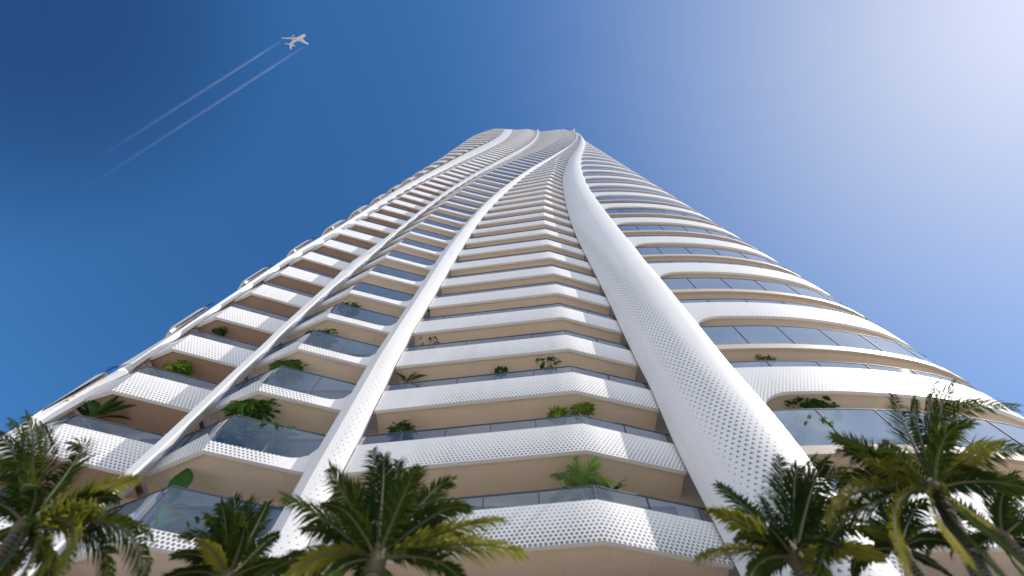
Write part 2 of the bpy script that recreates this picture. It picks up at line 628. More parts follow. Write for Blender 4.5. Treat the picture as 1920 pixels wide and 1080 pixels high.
def balustrade(mg, mr, sec, k, zt, gmat=0, rmat=0, posts=True):
    z1 = zk(k)
    ztop = z1 + RAILH
    ex = 0.045 if (sec == 'S0' and k % 2) else 0.0
    P = offset(section(sec, z1 + 0.02), 0.05 / D + ex)
    n = len(P)
    strip_box(mg, P, [z - 0.004 for z in zt], [ztop] * n, 0.018 / D, gmat)
    if mr is None:
        return
    strip_box(mr, offset(section(sec, z1 + 0.02), 0.035 / D + ex), [ztop + 0.0005] * n, [ztop + 0.0045] * n, 0.05 / D, rmat)
    if posts:
        S = arclen(P)
        step = {'S1': 0.165, 'S2': 0.165, 'S3': 0.155}.get(sec, 0.20)
        ki = kink_index(sec)
        q = S[ki] - math.floor(S[ki] / step) * step if ki is not None else 0.16
        q = max(q, 0.03)
        while q < S[-1] - 0.02:
            i = max(j for j in range(n) if S[j] <= q)
            i = min(i, n - 2)
            f = (q - S[i]) / max(1e-9, S[i + 1] - S[i])
            p = (P[i][0] + (P[i + 1][0] - P[i][0]) * f, P[i][1] + (P[i + 1][1] - P[i][1]) * f)
            zl = zt[i] + (zt[i + 1] - zt[i]) * f
            ang = math.atan2(P[i + 1][1] - P[i][1], P[i + 1][0] - P[i][0])
            c = W(p, (zl + ztop) / 2)
            mr.box(c, (0.035, 0.05, (ztop - zl) * D + 0.02), rmat, Matrix.Rotation(ang, 3, 'Z'))
            q += step


# ------------------------------------------------------------------ the tower
tower = empty('residential_tower', (0, D, 0))
tag(tower, 'tall white residential tower of perforated balcony bands with sweeping vertical ribs', 'tower')
TB_OFF = Vector((0, D, 0))


def tpart(mb, name, mats, parent=tower, smooth=None, **kw):
    o = mb.build(name, mats, parent, smooth)
    root = parent
    if parent is tower:
        o.location = -TB_OFF
    tag(o, **kw) if kw else None
    return o


K_DETAIL = 18
GL = {'S0': 'curveglass', 'S1': 'glass', 'S2': 'bayglass', 'S3': 'glass', 'S4': 'curveglass'}
SECS = ('S0', 'S1', 'S2', 'S3', 'S4')
for sec in SECS:
    rest = MB()
    for k in range(-2, KTOP + 1):
        curved = sec in ('S0', 'S4')
        detail = (k <= K_DETAIL)
        mb = MB() if detail else rest
        ms = MB() if detail else rest
        mg = MB() if detail else rest
        mr = MB() if k <= 12 else None
        z1 = zk(k)
        if curved and k % 2:
            # intermediate storey: slim beige slab edge and full-height glass
            z0 = z1 - 0.172
            P = offset(section(sec, z0), 0.04) if sec == 'S0' else section(sec, z0)
            n = len(P)
            strip_box(mb, P, [z0] * n, [z0 + 0.038] * n, 0.16 / D, 0 if detail else 2)
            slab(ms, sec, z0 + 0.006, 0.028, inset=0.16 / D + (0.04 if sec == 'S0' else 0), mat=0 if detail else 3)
            zt = [z0 + 0.038] * n
            balustrade(mg, mr, sec, k, zt, 0 if detail else 4)
            if detail:
                b = tpart(mb, 'balcony', [M['slab_edge']], smooth=30)
        else:
            zt, zb, P0 = band(mb, sec, k, 0, 1, rows=5 if k < 8 else 2)
            zs = z1 - BAND + 0.012 if not curved else z1 - 0.170 + 0.012
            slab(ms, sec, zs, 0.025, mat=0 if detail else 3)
            balustrade(mg, mr, sec, k, zt, 0 if detail else 4)
            if detail:
                b = tpart(mb, 'balcony', [M['band'], M['white']], smooth=25)
        if detail:
            ms.build('soffit', [M['soffit_wood_shaded' if sec == 'S1' else 'soffit']], b, 25)
            mg.build('glass_balustrade', [M[GL[sec]]], b, 25)
            if mr is not None:
                mr.build('handrail', [M['rail']], b, 25)
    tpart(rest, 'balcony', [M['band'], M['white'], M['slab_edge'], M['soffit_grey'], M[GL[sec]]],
          smooth=25, kind='stuff')


# ribs ------------------------------------------------------------
def zlist():
    z, out = ZGROUND, []
    while z < ZTOP:
        out.append(z)
        z += DH / 6 if z < 5 else DH / 3
    out.append(ZTOP)
    return out


ZL = zlist()


def rib(name, fl, fr, prof, perf=None, mat='column', back=0.045, label=None, conv=0.12, slant=0.0):
    """prof: list of (t across, outward offset); sides run back to the recessed wall"""
    mb = MB()
    rows = []
    for z in ZL:
        a, b = Vector(fl(z)), Vector(fr(z))
        d = (b - a)
        w = max(d.length, 1e-6)
        nrm = Vector((d.y, -d.x)) / w
        if nrm.y > 0:
            nrm = -nrm
        row = []
        p0, p1 = a + d * prof[0][0] + nrm * prof[0][1], a + d * prof[-1][0] + nrm * prof[-1][1]
        bk = -nrm * back
        q0, q1 = p0 + bk + d * conv, p1 + bk - d * conv
        if slant:                         # the fin leans along with the bay behind it
            q0 = p0 + Vector((-slant, back))
            q1 = p1 + Vector((-slant, back))
        row.append((W(q0, z), (0, 0), 0))
        for (t, o) in prof:
            p = a + d * t + nrm * o
            row.append((W(p, z), (t * w * D, z * D), perf(t, z) if perf else 0.0))
        row.append((W(q1, z), (0, 0), 0))
        row.append((W(q0, z), (0, 0), 0))
        rows.append(row)
    mb.grid(rows, 0)
    mb.face([mb.vert(c[0]) for c in rows[-1]], 0)
    return tpart(mb, name, [M[mat]], smooth=28, label=label)


def r1l_(z):
    return R1l(z)


def r1r_(z):
    x = R1r(z)[0]
    return (x, path_y(RF, x))


def l1l_(z):
    return L1l(z)


def col_perf(t, z):
    # a slanting field of cuts: wide low down, shrinking to the left edge further up
    c = 0.60 - 0.16 * (z - 0.9)
    wd = max(0.02, 0.36 - 0.075 * (z - 0.9))
    e = abs(t - c) / wd
    return max(0.0, 1.15 * (1 - e * e)) * (1 if z < 3.6 else max(0, 1 - (z - 3.6) / 1.2))


NB = 16
bulge = [(i / NB, 0.012 + 0.062 * math.sin(math.pi * (i / NB)) ** 0.75) for i in range(NB + 1)]
rib('column', r1l_, r1r_, bulge, col_perf, 'column', label='broad rounded white column pierced by triangular cuts')
rib('rib', L3l, L3r, [(0, 0.012), (0.36, 0.034), (0.60, 0.030), (0.82, 0.022), (1, 0.012)],
    lambda t, z: (0.55 if 0.5 < t < 0.95 else 0.0) * max(0, 1 - max(0, z - 1.2) / 2.2), 'column')
rib('rib', L2fl, L2fr, [(0, 0.006), (0.10, 0.010), (0.90, 0.010), (1, 0.006)], None, 'column', back=0.085, slant=0.055)
rib('rib', l1l_, L1r, [(0, 0.008), (0.15, 0.014), (0.85, 0.014), (1, 0.010)], None, 'column')

# brown side wall that closes the narrow left bay behind its outer rib
mb = MB()
rows = []
for z in ZL:
    x, y = L1r(z)
    if z > 9:
        break
    rows.append([(W((x + 0.004, y + 0.012), z), (0, 0), 0), (W((x + 0.004, 1.32), z), (0, 0), 0),
                 (W((x - 0.012, 1.32), z), (0, 0), 0), (W((x - 0.012, y + 0.012), z), (0, 0), 0), (W((x + 0.004, y + 0.012), z), (0, 0), 0)])
mb.grid(rows, 0)
tpart(mb, 'partition_wall', [M['soffit_wood_shaded']], smooth=30)
# recessed wall, windows, roof ------------------------------------
WALL = [(-1.70, 3.0), (-1.74, 2.2), (-1.74, 1.72), (-1.73, 1.42), (-1.71, 1.27), (-1.62, 1.20), (-0.9, 1.20), (-0.3, 1.20), (0.4, 1.20), (1.0, 1.195),
        (1.5, 1.205), (1.72, 1.26), (1.87, 1.36), (1.96, 1.48), (2.02, 1.72), (2.03, 2.2), (2.0, 3.0)]
mb = MB()
zz = [ZGROUND] + [zk(k) for k in range(-3, KTOP + 1)] + [ZTOP]
zz = sorted(z for z in zz if z >= ZGROUND)
mb.grid([[(W(p, z), (0, 0), 0) for p in WALL + [WALL[0]]] for z in zz], 0)
tpart(mb, 'recessed_wall', [M['wall']], smooth=30)
mb = MB()
for zr in (ZTOP - 0.06, ZTOP - 0.02):
    ids = [mb.vert(W(p, zr)) for p in [section('S0', zr)[i] for i in range(0, len(T0), 2)] + [L2l(zr), L3l(zr), R1r(zr)] + section('S4', zr)[1::2]]
    mb.face(ids)
tpart(mb, 'roof', [M['white']])

for k in range(-2, 6):
    zf = zk(k) - 0.085
    for (xa, xb) in ((-1.44, -1.30), (-1.14, -0.95), (-0.93, -0.74), (-0.50, -0.26), (-0.24, 0.0), (0.03, 0.25), (0.27, 0.48), (0.9, 1.15), (1.17, 1.45)):
        mb = MB()
        w = (xb - xa) * D
        hgt = 0.255 * D
        cx, cz = (xa + xb) / 2 * D, EYE + zf * D - 0.1 + hgt / 2
        yy = 1.193 * D
        for dx in (-w / 2 + 0.03, w / 2 - 0.03):
            mb.box((cx + dx, yy - 0.03, cz), (0.06, 0.10, hgt))
        for dz in (-hgt / 2 + 0.03, hgt / 2 - 0.03):
            mb.box((cx, yy - 0.03, cz + dz), (w - 0.125, 0.10, 0.06))
        o = tpart(mb, 'window', [M['frame']])
        mg = MB()
        mg.box((cx, yy - 0.02, cz), (w - 0.125, 0.02, hgt - 0.125))
        mg.build('pane', [M['window']], o)

# ------------------------------------------------------------------ balcony plants
M['leaf_dark'] = leaf_mat('dark_green_leaf', (0.022, 0.065, 0.018), (0.06, 0.15, 0.04), 0.25, 0.35)
M['leaf_mid'] = leaf_mat('mid_green_leaf', (0.05, 0.14, 0.03), (0.12, 0.25, 0.05), 0.3, 0.4)
M['leaf_lime'] = leaf_mat('lime_green_leaf', (0.12, 0.24, 0.02), (0.22, 0.36, 0.04), 0.35, 0.4)
M['leaf_olive'] = leaf_mat('olive_green_leaf', (0.05, 0.08, 0.015), (0.11, 0.13, 0.03), 0.3, 0.4)
M['stem'] = simple_mat('plant_stem', (0.09, 0.10, 0.04), 0.6, 8, 0.2)
M['pot'] = simple_mat('grey_plant_pot', (0.30, 0.29, 0.28), 0.6, 4, 0.1)


def blade(mb, base, d, nrm, L, Wd, droop=0.3, segs=5, mat=0, fold=0.18, shape=1.0):
    """one broad leaf: folded along its midrib, bending down towards the tip"""
    d = d.normalized()
    side = d.cross(nrm)
    if side.length < 1e-4:
        side = d.cross(Vector((1, 0, 0.3)))
    side.normalize()
    p = Vector(base)
    prev = None
    for i in range(segs + 1):
        t = i / segs
        w = Wd * (math.sin(math.pi * min(1, (t * 0.94 + 0.05)) ** shape)) * 0.5
        up = side.cross(d).normalized()
        l = mb.vert(p - side * w + up * w * fold)
        c = mb.vert(p)
        r = mb.vert(p + side * w + up * w * fold)
        if prev:
            mb.face((prev[0], prev[1], c, l), mat)
            mb.face((prev[1], prev[2], r, c), mat)
        prev = (l, c, r)
        p = p + d * (L / segs)
        d = (d + Vector((0, 0, -1)) * droop / segs).normalized()


def rnd_dir(rng, zmin=-0.2, zmax=1.0):
    a = rng.uniform(0, 2 * math.pi)
    z = rng.uniform(zmin, zmax)
    r = math.sqrt(max(0, 1 - z * z))
    return Vector((r * math.cos(a), r * math.sin(a), z))


def frond_leaflets(mb, pts, rng, length, n, width, mat=0, droop=0.35, peak=0.45, start=0.12, roll=None):
    """feather leaf along the polyline pts"""
    pts = [Vector(p) for p in pts]
    seg = [0]
    for a, b in zip(pts, pts[1:]):
        seg.append(seg[-1] + (b - a).length)
    tot = seg[-1]
    roll = roll or 0.0
    for i in range(n):
        t = start + (1 - start) * (i + 0.5) / n
        s = t * tot
        j = max(q for q in range(len(seg)) if seg[q] <= s)
        j = min(j, len(pts) - 2)
        f = (s - seg[j]) / max(1e-9, seg[j + 1] - seg[j])
        p = pts[j].lerp(pts[j + 1], f)
        tg = (pts[j + 1] - pts[j]).normalized()
        side0 = tg.cross(Vector((0, 0.65 * abs(tg.z), 1.0 - 0.75 * tg.z * tg.z)))
        if side0.length < 0.05:
            side0 = tg.cross(Vector((0, 1, 0.2)))
        side0.normalize()
        side0 = Matrix.Rotation(roll, 3, tg) @ side0
        if t < peak:
            pr = 0.45 + 0.55 * math.sin(0.5 * math.pi * (t - start) / max(0.01, peak - start))
        else:
            pr = max(0.38, 1 - 0.65 * ((t - peak) / (1 - peak)) ** 1.5)
        for sg in (-1, 1):
            L = length * pr * rng.uniform(0.8, 1.1)
            ang = R(rng.uniform(32, 52)) * (1 - 0.45 * t)
            d = (tg * math.cos(ang) * 1.0 + side0 * sg * math.sin(ang) * 1.25 + Vector((0, 0, rng.uniform(-0.25, 0.12)))).normalized()
            w = width * (0.6 + 0.4 * pr)
            wv = d.cross(side0.cross(tg)).normalized() * w * 0.5
            q0, q1 = p, p + d * L * 0.5
            d2 = (d + Vector((0, 0, -droop * rng.uniform(0.5, 1.4)))).normalized()
            q2 = q1 + d2 * L * 0.5
            a = mb.vert(q0 - wv * 0.5); b = mb.vert(q0 + wv * 0.5)
            c = mb.vert(q1 + wv); e = mb.vert(q1 - wv)
            g = mb.vert(q2)
            mb.face((a, b, c, e), mat)
            mb.face((e, c, g), mat)


def locate(sec, x, y):
    u, f, w = ray(x, y)
    ratio = u / f
    for it in range(2):
        z = 1.0 * w / f if it == 0 else z
        P = offset(section(sec, z), 0.06)
        hit = None
        for a, b in zip(P, P[1:]):
            fa, fb = a[0] - ratio * a[1], b[0] - ratio * b[1]
            if fa * fb <= 0 and a[1] < 1.6:
                t = fa / (fa - fb) if fa != fb else 0
                q = (a[0] + (b[0] - a[0]) * t, a[1] + (b[1] - a[1]) * t)
                if hit is None or q[1] < hit[1]:
                    hit = q
        if hit is None:
            return None
        z = hit[1] * w / f
    return hit, z


def plant(kind, sec, x, y, rpx, mat, label, kk=None):
    rng = random.Random(int(x * 7 + y * 13))
    r_ = locate(sec, x, y)
    for dx in (0, -4, 4, -8, 8, -14, 14, -22, 22):
        r_ = r_ or locate(sec, x + dx, y)
    if r_ is None:
        raise RuntimeError('plant off the facade: ' + label)
    (X, Y), z = r_
    low = 0.093 if sec in ('S1', 'S2', 'S3') else 0.132
    k = int(math.floor((z + low - 0.03 - H0) / DH)) if kk is None else kk
    zb = zk(k) - low
    depth = (Y * SB + z * CB) * D
    r = 1.3 * rpx * depth / F
    base = Vector(W((X, Y), zb))
    hc = max(0.35, (z - zb) * D)
    e = empty('balcony_plant', base)
    tag(e, label, 'plant', 'plants on the tower balconies')
    ctr = Vector((0, 0, hc))
    mp = MB()
    pr = min(0.28, 0.16 + r * 0.15)
    mp.tube([(0, 0, 0.0), (0, 0, 0.03), (0, 0, 0.40), (0, 0, 0.42)], [pr * 0.7, pr * 0.72, pr, pr * 1.04], 14)
    mp.build('pot', [M['pot']], e, 40)
    ms = MB()
    mf = MB()
    if kind == 'broad':
        n = 9
        top = Vector((0, 0, max(0.45, hc - r * 0.7)))
        for i in range(n):
            a = 2 * math.pi * i / n + rng.uniform(-0.4, 0.4)
            el = rng.uniform(0.3, 1.25)
            d = Vector((math.cos(a) * math.cos(el), math.sin(a) * math.cos(el) * (0.7 if math.sin(a) > 0 else 0.25), math.sin(el)))
            ms.tube([Vector((0, 0, 0.36)), top * 0.9 + d * r * 0.1, top + d * r * 0.35], [0.02, 0.016, 0.01], 5)
            blade(mf, top + d * r * 0.33, d, Vector((0, -0.6, 0.8)), r * rng.uniform(0.9, 1.35), r * rng.uniform(0.42, 0.6), 0.75, 6, 0)
    elif kind == 'leaf':                   # a single tall paddle leaf with smaller ones round its foot
        top = Vector((0, 0, max(0.4, hc - r)))
        ms.tube([Vector((0, 0, 0.36)), top], [0.03, 0.02], 6)
        blade(mf, top, Vector((-0.30, 0.0, 1)), Vector((0.1, -1, 0.0)), r * 2.1, r * 1.0, 0.15, 7, 0)
        for i in range(4):
            a = 2 * math.pi * i / 4 + 0.5
            blade(mf, top * 0.8, Vector((math.cos(a), math.sin(a) * 0.6, 0.9)), Vector((0, -0.5, 0.8)), r * 1.0, r * 0.5, 1.1, 5, 0)
    elif kind == 'fern':
        top = Vector((0, 0, max(0.42, hc - r * 0.75)))
        ms.tube([Vector((0, 0, 0.36)), top], [0.04, 0.03], 6)
        for i in range(15):
            a = 2 * math.pi * i / 15 + rng.uniform(-0.2, 0.2)
            el = rng.uniform(0.5, 1.3)
            d = Vector((math.cos(a) * math.cos(el), math.sin(a) * math.cos(el), math.sin(el)))
            pts, p = [], top.copy()
            L = r * rng.uniform(1.1, 1.5)
            for q in range(9):
                pts.append(p.copy())
                p = p + d * L / 8
                d = (d + Vector((0, 0, -0.24))).normalized()
            ms.tube(pts, [0.012] * 8 + [0.004], 4, cap=False)
            frond_leaflets(mf, pts, rng, r * 0.42, 22, 0.035, 0, 0.4)
    else:                                   # leafy bush in two or three tiers
        nl = 340 if r > 0.25 else 180
        tiers = [(rng.uniform(-0.45, 0.45) * r, rng.uniform(-0.3, 0.3) * r, rng.uniform(-0.6, 0.35) * r, rng.uniform(0.5, 0.75) * r) for _ in range(4)]
        tiers[0] = (0.0, 0.0, 0.12 * r, 0.85 * r)
        tiers[1] = (tiers[1][0], tiers[1][1], -0.1 * r, 0.7 * r)
        for (dx, dy, dz, rr) in tiers:
            ms.tube([Vector((0, 0, 0.36)), Vector((dx * 0.5, dy * 0.5, (hc + dz) * 0.6)), Vector((dx, dy, hc + dz))], [0.02, 0.014, 0.006], 5)
        for i in range(nl):
            dx, dy, dz, rr = tiers[i % 4]
            o = rnd_dir(rng, -0.7, 1.0)
            p = Vector((dx, dy, hc + dz)) + Vector((o.x * rr * 1.15, o.y * rr, o.z * rr * 0.6)) * rng.uniform(0.5, 1)
            d = (o + Vector((0, 0, 0.25))).normalized()
            p.y = max(p.y, -0.30)
            if p.y < -0.1:
                d.y = abs(d.y) * 0.3
                d.normalize()
            ll = max(0.10, r * rng.uniform(0.28, 0.46))
            blade(mf, p, d, Vector((rng.uniform(-.4, .4), -0.4, 0.9)), ll, ll * 0.55, 0.7, 3, 0)
    ms.build('stem', [M['stem']], e, 40)
    mf.build('foliage', [M[mat]], e)


PL = [
 ('bush', 'S3', 853, 531, 9, 'leaf_olive', 'small olive bush by the white rib on the sixth middle balcony'),
 ('bush', 'S3', 1046, 556, 9, 'leaf_olive', 'low olive bush at the prow of the fifth middle balcony'),
 ('bush', 'S3', 1035, 462, 7, 'leaf_olive', 'small olive bush at the prow of the eighth middle balcony'),
 ('bush', 'S3', 940, 695, 9, 'leaf_dark', 'small dark plant at the rail midway along the third middle balcony'),
 ('bush', 'S2', 830, 383, 7, 'leaf_olive', 'small olive bush just below the topmost yellow-green one, blue glass bay'),
 ('bush', 'S4', 1225, 401, 9, 'leaf_dark', 'low dark plant to the right of the pair high on the curved front'),
 ('broad', 'S1', 195, 766, 34, 'leaf_dark', 'large banana plant with a raised leaf just above the leftmost palm tree'),
 ('bush', 'S1', 330, 690, 17, 'leaf_lime', 'bright yellow-green bush at the rail two balconies above the leftmost palm'),
 ('bush', 'S1', 413, 621, 9, 'leaf_dark', 'small dark plant peeping over the rail, third balcony up the narrow left bay'),
 ('leaf', 'S1', 486, 559, 11, 'leaf_dark', 'dark paddle-leaved plant on the reddish balcony, fourth up the narrow left bay'),
 ('broad', 'S1', 553, 527, 17, 'leaf_mid', 'spreading green leafy plant, fifth balcony up the narrow left bay'),
 ('bush', 'S1', 578, 489, 10, 'leaf_lime', 'yellow-green plant, sixth balcony up the narrow left bay'),
 ('bush', 'S1', 706, 404, 6, 'leaf_dark', 'tiny dark plant at the left rib halfway up the narrow left bay'),
 ('leaf', 'S2', 352, 905, 30, 'leaf_dark', 'tall dark paddle leaf standing over the large blue glass balcony, lowest left'),
 ('broad', 'S2', 316, 968, 34, 'leaf_mid', 'big pale leaves pressed behind the blue glass of the lowest left balcony'),
 ('bush', 'S2', 478, 768, 30, 'leaf_mid', 'tiered green shrub rising over the second blue glass balcony from the bottom'),
 ('fern', 'S2', 522, 806, 26, 'leaf_mid', 'fern fronds behind the second blue glass balcony from the bottom'),
 ('bush', 'S2', 540, 690, 22, 'leaf_mid', 'green shrub half above the rail of the third blue glass balcony'),
 ('bush', 'S2', 604, 630, 19, 'leaf_dark', 'dark shrub behind the fourth blue glass balcony'),
 ('bush', 'S2', 655, 577, 14, 'leaf_dark', 'dark shrub behind the fifth blue glass balcony'),
 ('bush', 'S2', 712, 517, 8, 'leaf_olive', 'small olive bush on the sixth blue glass balcony'),
 ('bush', 'S2', 793, 421, 9, 'leaf_mid', 'green bush beside the zigzag rib, midway up the blue glass bay'),
 ('bush', 'S2', 847, 367, 8, 'leaf_lime', 'yellow-green bush high up the blue glass bay, topmost there'),
 ('bush', 'S3', 755, 806, 18, 'leaf_dark', 'dark bush next to the white rib on the second lowest middle balcony'),
 ('bush', 'S3', 1046, 776, 14, 'leaf_lime', 'bright lime bush left of the prow on the second lowest middle balcony'),
 ('bush', 'S3', 1092, 770, 15, 'leaf_lime', 'bright lime bush right at the prow of the second lowest middle balcony'),
 ('fern', 'S3', 1088, 895, 40, 'leaf_mid', 'arching fern palm at the prow of the lowest middle balcony'),
 ('broad', 'S3', 1143, 912, 22, 'leaf_dark', 'dark broad-leaved plant to the right of the arching fern palm'),
 ('broad', 'S3', 766, 706, 20, 'leaf_dark', 'dark round-leaved plant by the white rib on the third middle balcony'),
 ('bush', 'S3', 1032, 671, 18, 'leaf_dark', 'dark bush just left of the prow on the third middle balcony'),
 ('bush', 'S3', 815, 634, 15, 'leaf_olive', 'olive bush by the white rib on the fourth middle balcony'),
 ('bush', 'S3', 822, 578, 15, 'leaf_dark', 'dark bush by the white rib on the fifth middle balcony'),
 ('bush', 'S3', 1030, 518, 12, 'leaf_dark', 'dark bush at the prow of the sixth middle balcony'),
 ('bush', 'S3', 1040, 487, 9, 'leaf_lime', 'yellow-green plant at the prow of the seventh middle balcony'),
 ('bush', 'S3', 868, 481, 7, 'leaf_dark', 'small dark plant against the white rib on the seventh middle balcony'),
 ('bush', 'S3', 897, 458, 7, 'leaf_lime', 'small bright green plant standing out near the rib on the eighth middle balcony'),
 ('bush', 'S3', 903, 437, 7, 'leaf_olive', 'small olive plant near the rib one storey above the small bright green one'),
 ('bush', 'S3', 917, 421, 6, 'leaf_olive', 'small olive plant near the rib two storeys above the small bright green one'),
 ('bush', 'S3', 985, 338, 5, 'leaf_dark', 'tiny dark plant high on the middle bay, lower of two by the rib'),
 ('bush', 'S3', 1001, 323, 5, 'leaf_dark', 'tiny dark plant high on the middle bay, upper of two by the rib'),
 ('bush', 'S4', 1435, 673, 13, 'leaf_mid', 'small green bush above the perforated white band right of the column'),
 ('bush', 'S4', 1516, 756, 30, 'leaf_dark', 'layered dark green shrub in the rounded opening right of the column'),
 ('fern', 'S4', 1512, 806, 30, 'leaf_mid', 'fern fronds behind the lowest blue glass right of the column'),
 ('bush', 'S2', 445, 806, 28, 'leaf_dark', 'dark shrub pressed to the left end of the second blue glass balcony'),
 ('fern', 'S2', 365, 985, 30, 'leaf_dark', 'dark fern behind the lowest blue glass balcony beside big pale leaves'),
 ('bush', 'S4', 1236, 484, 8, 'leaf_olive', 'olive plant tucked beside the column on the curved right front'),
 ('bush', 'S4', 1180, 397, 15, 'leaf_dark', 'dark round bush high on the curved front, left of a pair'),
 ('leaf', 'S4', 1198, 394, 13, 'leaf_mid', 'upright green plant high on the curved front, right of a pair'),
 ('bush', 'S4', 1143, 353, 13, 'leaf_mid', 'green bush near the column above the pair on the curved front'),
 ('bush', 'S4', 1105, 304, 5, 'leaf_dark', 'tiny dark plant beside the column near the tower top'),
]
for a in PL:
    plant(*a)
# ------------------------------------------------------------------ coconut palms in front of the tower
M['palm'] = leaf_mat('palm_leaf_green', (0.013, 0.026, 0.006), (0.042, 0.062, 0.013), 0.24, 0.38, 1.2)
M['palm_dark'] = leaf_mat('palm_leaf_dark_green', (0.008, 0.018, 0.006), (0.020, 0.038, 0.010), 0.16, 0.38, 1.2)
M['palm_yellow'] = leaf_mat('palm_leaf_ageing', (0.11, 0.115, 0.016), (0.27, 0.235, 0.04), 0.36, 0.42, 1.2)
M['rachis'] = simple_mat('palm_rachis', (0.055, 0.060, 0.022), 0.85, 6, 0.2)
mt, nt_, out_ = nodes_of('palm_bark')
tcb = N(nt_, 'ShaderNodeTexCoord')
wv = N(nt_, 'ShaderNodeTexWave')
wv.wave_type = 'BANDS'
wv.bands_direction = 'Z'
wv.inputs['Scale'].default_value = 3.5
wv.inputs['Distortion'].default_value = 2.5
wv.inputs['Detail'].default_value = 3
nt_.links.new(tcb.outputs['Object'], wv.inputs['Vector'])
bc = mix_col(nt_, wv.outputs[0], (0.05, 0.042, 0.034), (0.13, 0.112, 0.09))
bpn = N(nt_, 'ShaderNodeBump')
bpn.inputs['Strength'].default_value = 0.5
nt_.links.new(wv.outputs[0], bpn.inputs['Height'])
principled(nt_, out_, bc, 0.8, 0.2, bump=bpn.outputs[0])
M['bark'] = mt
M['husk'] = simple_mat('palm_crown_husk', (0.075, 0.062, 0.032), 0.85, 9, 0.3)


def at_Y(x, y, Y):
    X, z = pix_Y(x, y, Y)
    return Vector((X, Y, EYE + z))


def palm(label, cx, cy, Y, fronds, lean, n_fill, seed, fill_len):
    rng = random.Random(seed)
    C0 = at_Y(cx, cy, Y)
    foot = Vector((C0.x + lean[0], C0.y + lean[1], 0))
    e = empty('palm_tree', foot)
    tag(e, label, 'palm tree', 'palm trees in front of the tower')
    o = C0 - foot
    # trunk
    pts, rad = [], []
    nseg = 26
    for i in range(nseg + 1):
        t = i / nseg
        p = Vector((0, 0, 0)).lerp(o, t)
        bow = math.sin(math.pi * t) * 0.35
        p += Vector((lean[0], lean[1], 0)) * bow * 0.35
        pts.append(p)
        rad.append((0.20 - 0.085 * t + 0.10 * math.exp(-t * 14)) * (1 + 0.045 * (i % 2)))
    mb = MB()
    mb.tube(pts, rad, 14)
    mb.build('trunk', [M['bark']], e, 60)
    # crown heart
    mb = MB()
    up = (o - pts[-3]).normalized()
    mb.tube([o - up * 0.25, o - up * 0.05, o + up * 0.22, o + up * 0.55], [0.13, 0.17, 0.12, 0.02], 12)
    mb.build('crown_heart', [M['husk']], e, 60)

    def one(tip, arch, mat, hang=0.0, dens=52, roll=None, side=0.0):
        L = tip.length
        mid = tip * 0.5 + Vector((0, 0, arch * L)) + Vector((tip.y, -tip.x, 0)) * side
        rp = []
        ns = 16
        for i in range(ns + 1):
            t = i / ns
            p = mid * (2 * t * (1 - t)) + tip * (t * t)
            p = p + Vector((0, 0, -hang * L * max(0, t - 0.6) ** 2 * 2))
            rp.append(o + p)
        mr = MB()
        mr.tube(rp, [0.034 * (1 - 0.88 * i / ns) + 0.004 for i in range(ns + 1)], 6, 1)
        frond_leaflets(mr, rp, rng, min(0.66, 0.245 * L + 0.04), dens, 0.050, 0, 0.55, 0.42, 0.10, rng.uniform(-0.4, 0.4) if roll is None else roll)
        mr.build('frond', [M[mat], M['rachis']], e)

    for fr in fronds:
        tx, ty, dd, arch, mat = fr[:5]
        hang = fr[5] if len(fr) > 5 else 0.15
        tip = at_Y(tx, ty, Y + dd) - C0
        one(tip, arch, mat, hang)
    for i in range(n_fill):
        a = 2 * math.pi * i / n_fill + rng.uniform(-0.25, 0.25)
        el = rng.uniform(-0.45, 0.75)
        L = fill_len * rng.uniform(0.75, 1.05)
        tip = Vector((math.cos(a) * math.cos(el), math.sin(a) * math.cos(el) * 0.8, math.sin(el))) * L
        one(tip, 0.24, rng.choice(['palm', 'palm_dark', 'palm_dark', 'palm']), 0.35, 46)


PG, PD, PYL = 'palm', 'palm_dark', 'palm_yellow'
palm('coconut palm at the lower left edge with an ageing yellow frond reaching right', 48, 985, 7.4, [
    (37, 778, 0.3, 0.02, PD), (62, 772, -0.4, 0.03, PG), (90, 788, 0.2, 0.05, PD), (160, 815, 0.0, 0.26, PG, 0.4), (8, 805, -0.3, 0.05, PD),
    (-35, 850, 0.2, 0.15, PG), (-75, 930, -0.3, 0.2, PD), (262, 893, 0.2, 0.10, PYL, 0.1), (205, 948, -0.6, 0.12, PYL, 0.2),
    (300, 990, 0.1, 0.16, PG, 0.25), (298, 1050, -0.4, 0.22, PD, 0.3), (145, 1045, -0.8, 0.25, PYL, 0.3), (80, 1085, -0.8, 0.2, PYL, 0.2),
    (12, 1082, -0.7, 0.2, PYL, 0.2), (225, 1085, 0.2, 0.28, PG, 0.3), (-70, 1040, 0.0, 0.25, PG, 0.3), (140, 900, 0.8, 0.1, PD), (2, 1072, -1.2, 0.12, PD, 0.2), (45, 1098, -1.3, 0.1, PG, 0.2), (-30, 1100, -0.9, 0.15, PD, 0.2)],
    (1.9, -0.2), 5, 11, 2.0)
palm('small dark palm with upright fronds under the large blue glass balcony', 428, 1085, 8.6, [
    (444, 926, 0.2, 0.02, PD), (418, 938, -0.3, 0.03, PD), (472, 930, 0.3, 0.05, PD), (505, 937, 0.0, 0.1, PG), (392, 960, 0.0, 0.06, PD),
    (352, 990, 0.2, 0.12, PG, 0.3), (333, 1032, -0.3, 0.2, PG, 0.3), (525, 995, 0.2, 0.16, PD, 0.3), (375, 1010, -0.6, 0.15, PYL),
    (545, 1050, -0.2, 0.2, PG, 0.3), (310, 1080, 0.0, 0.2, PD), (455, 960, -0.6, 0.05, PG), (405, 985, 0.5, 0.05, PD)],
    (0.2, 0.5), 4, 23, 1.7)
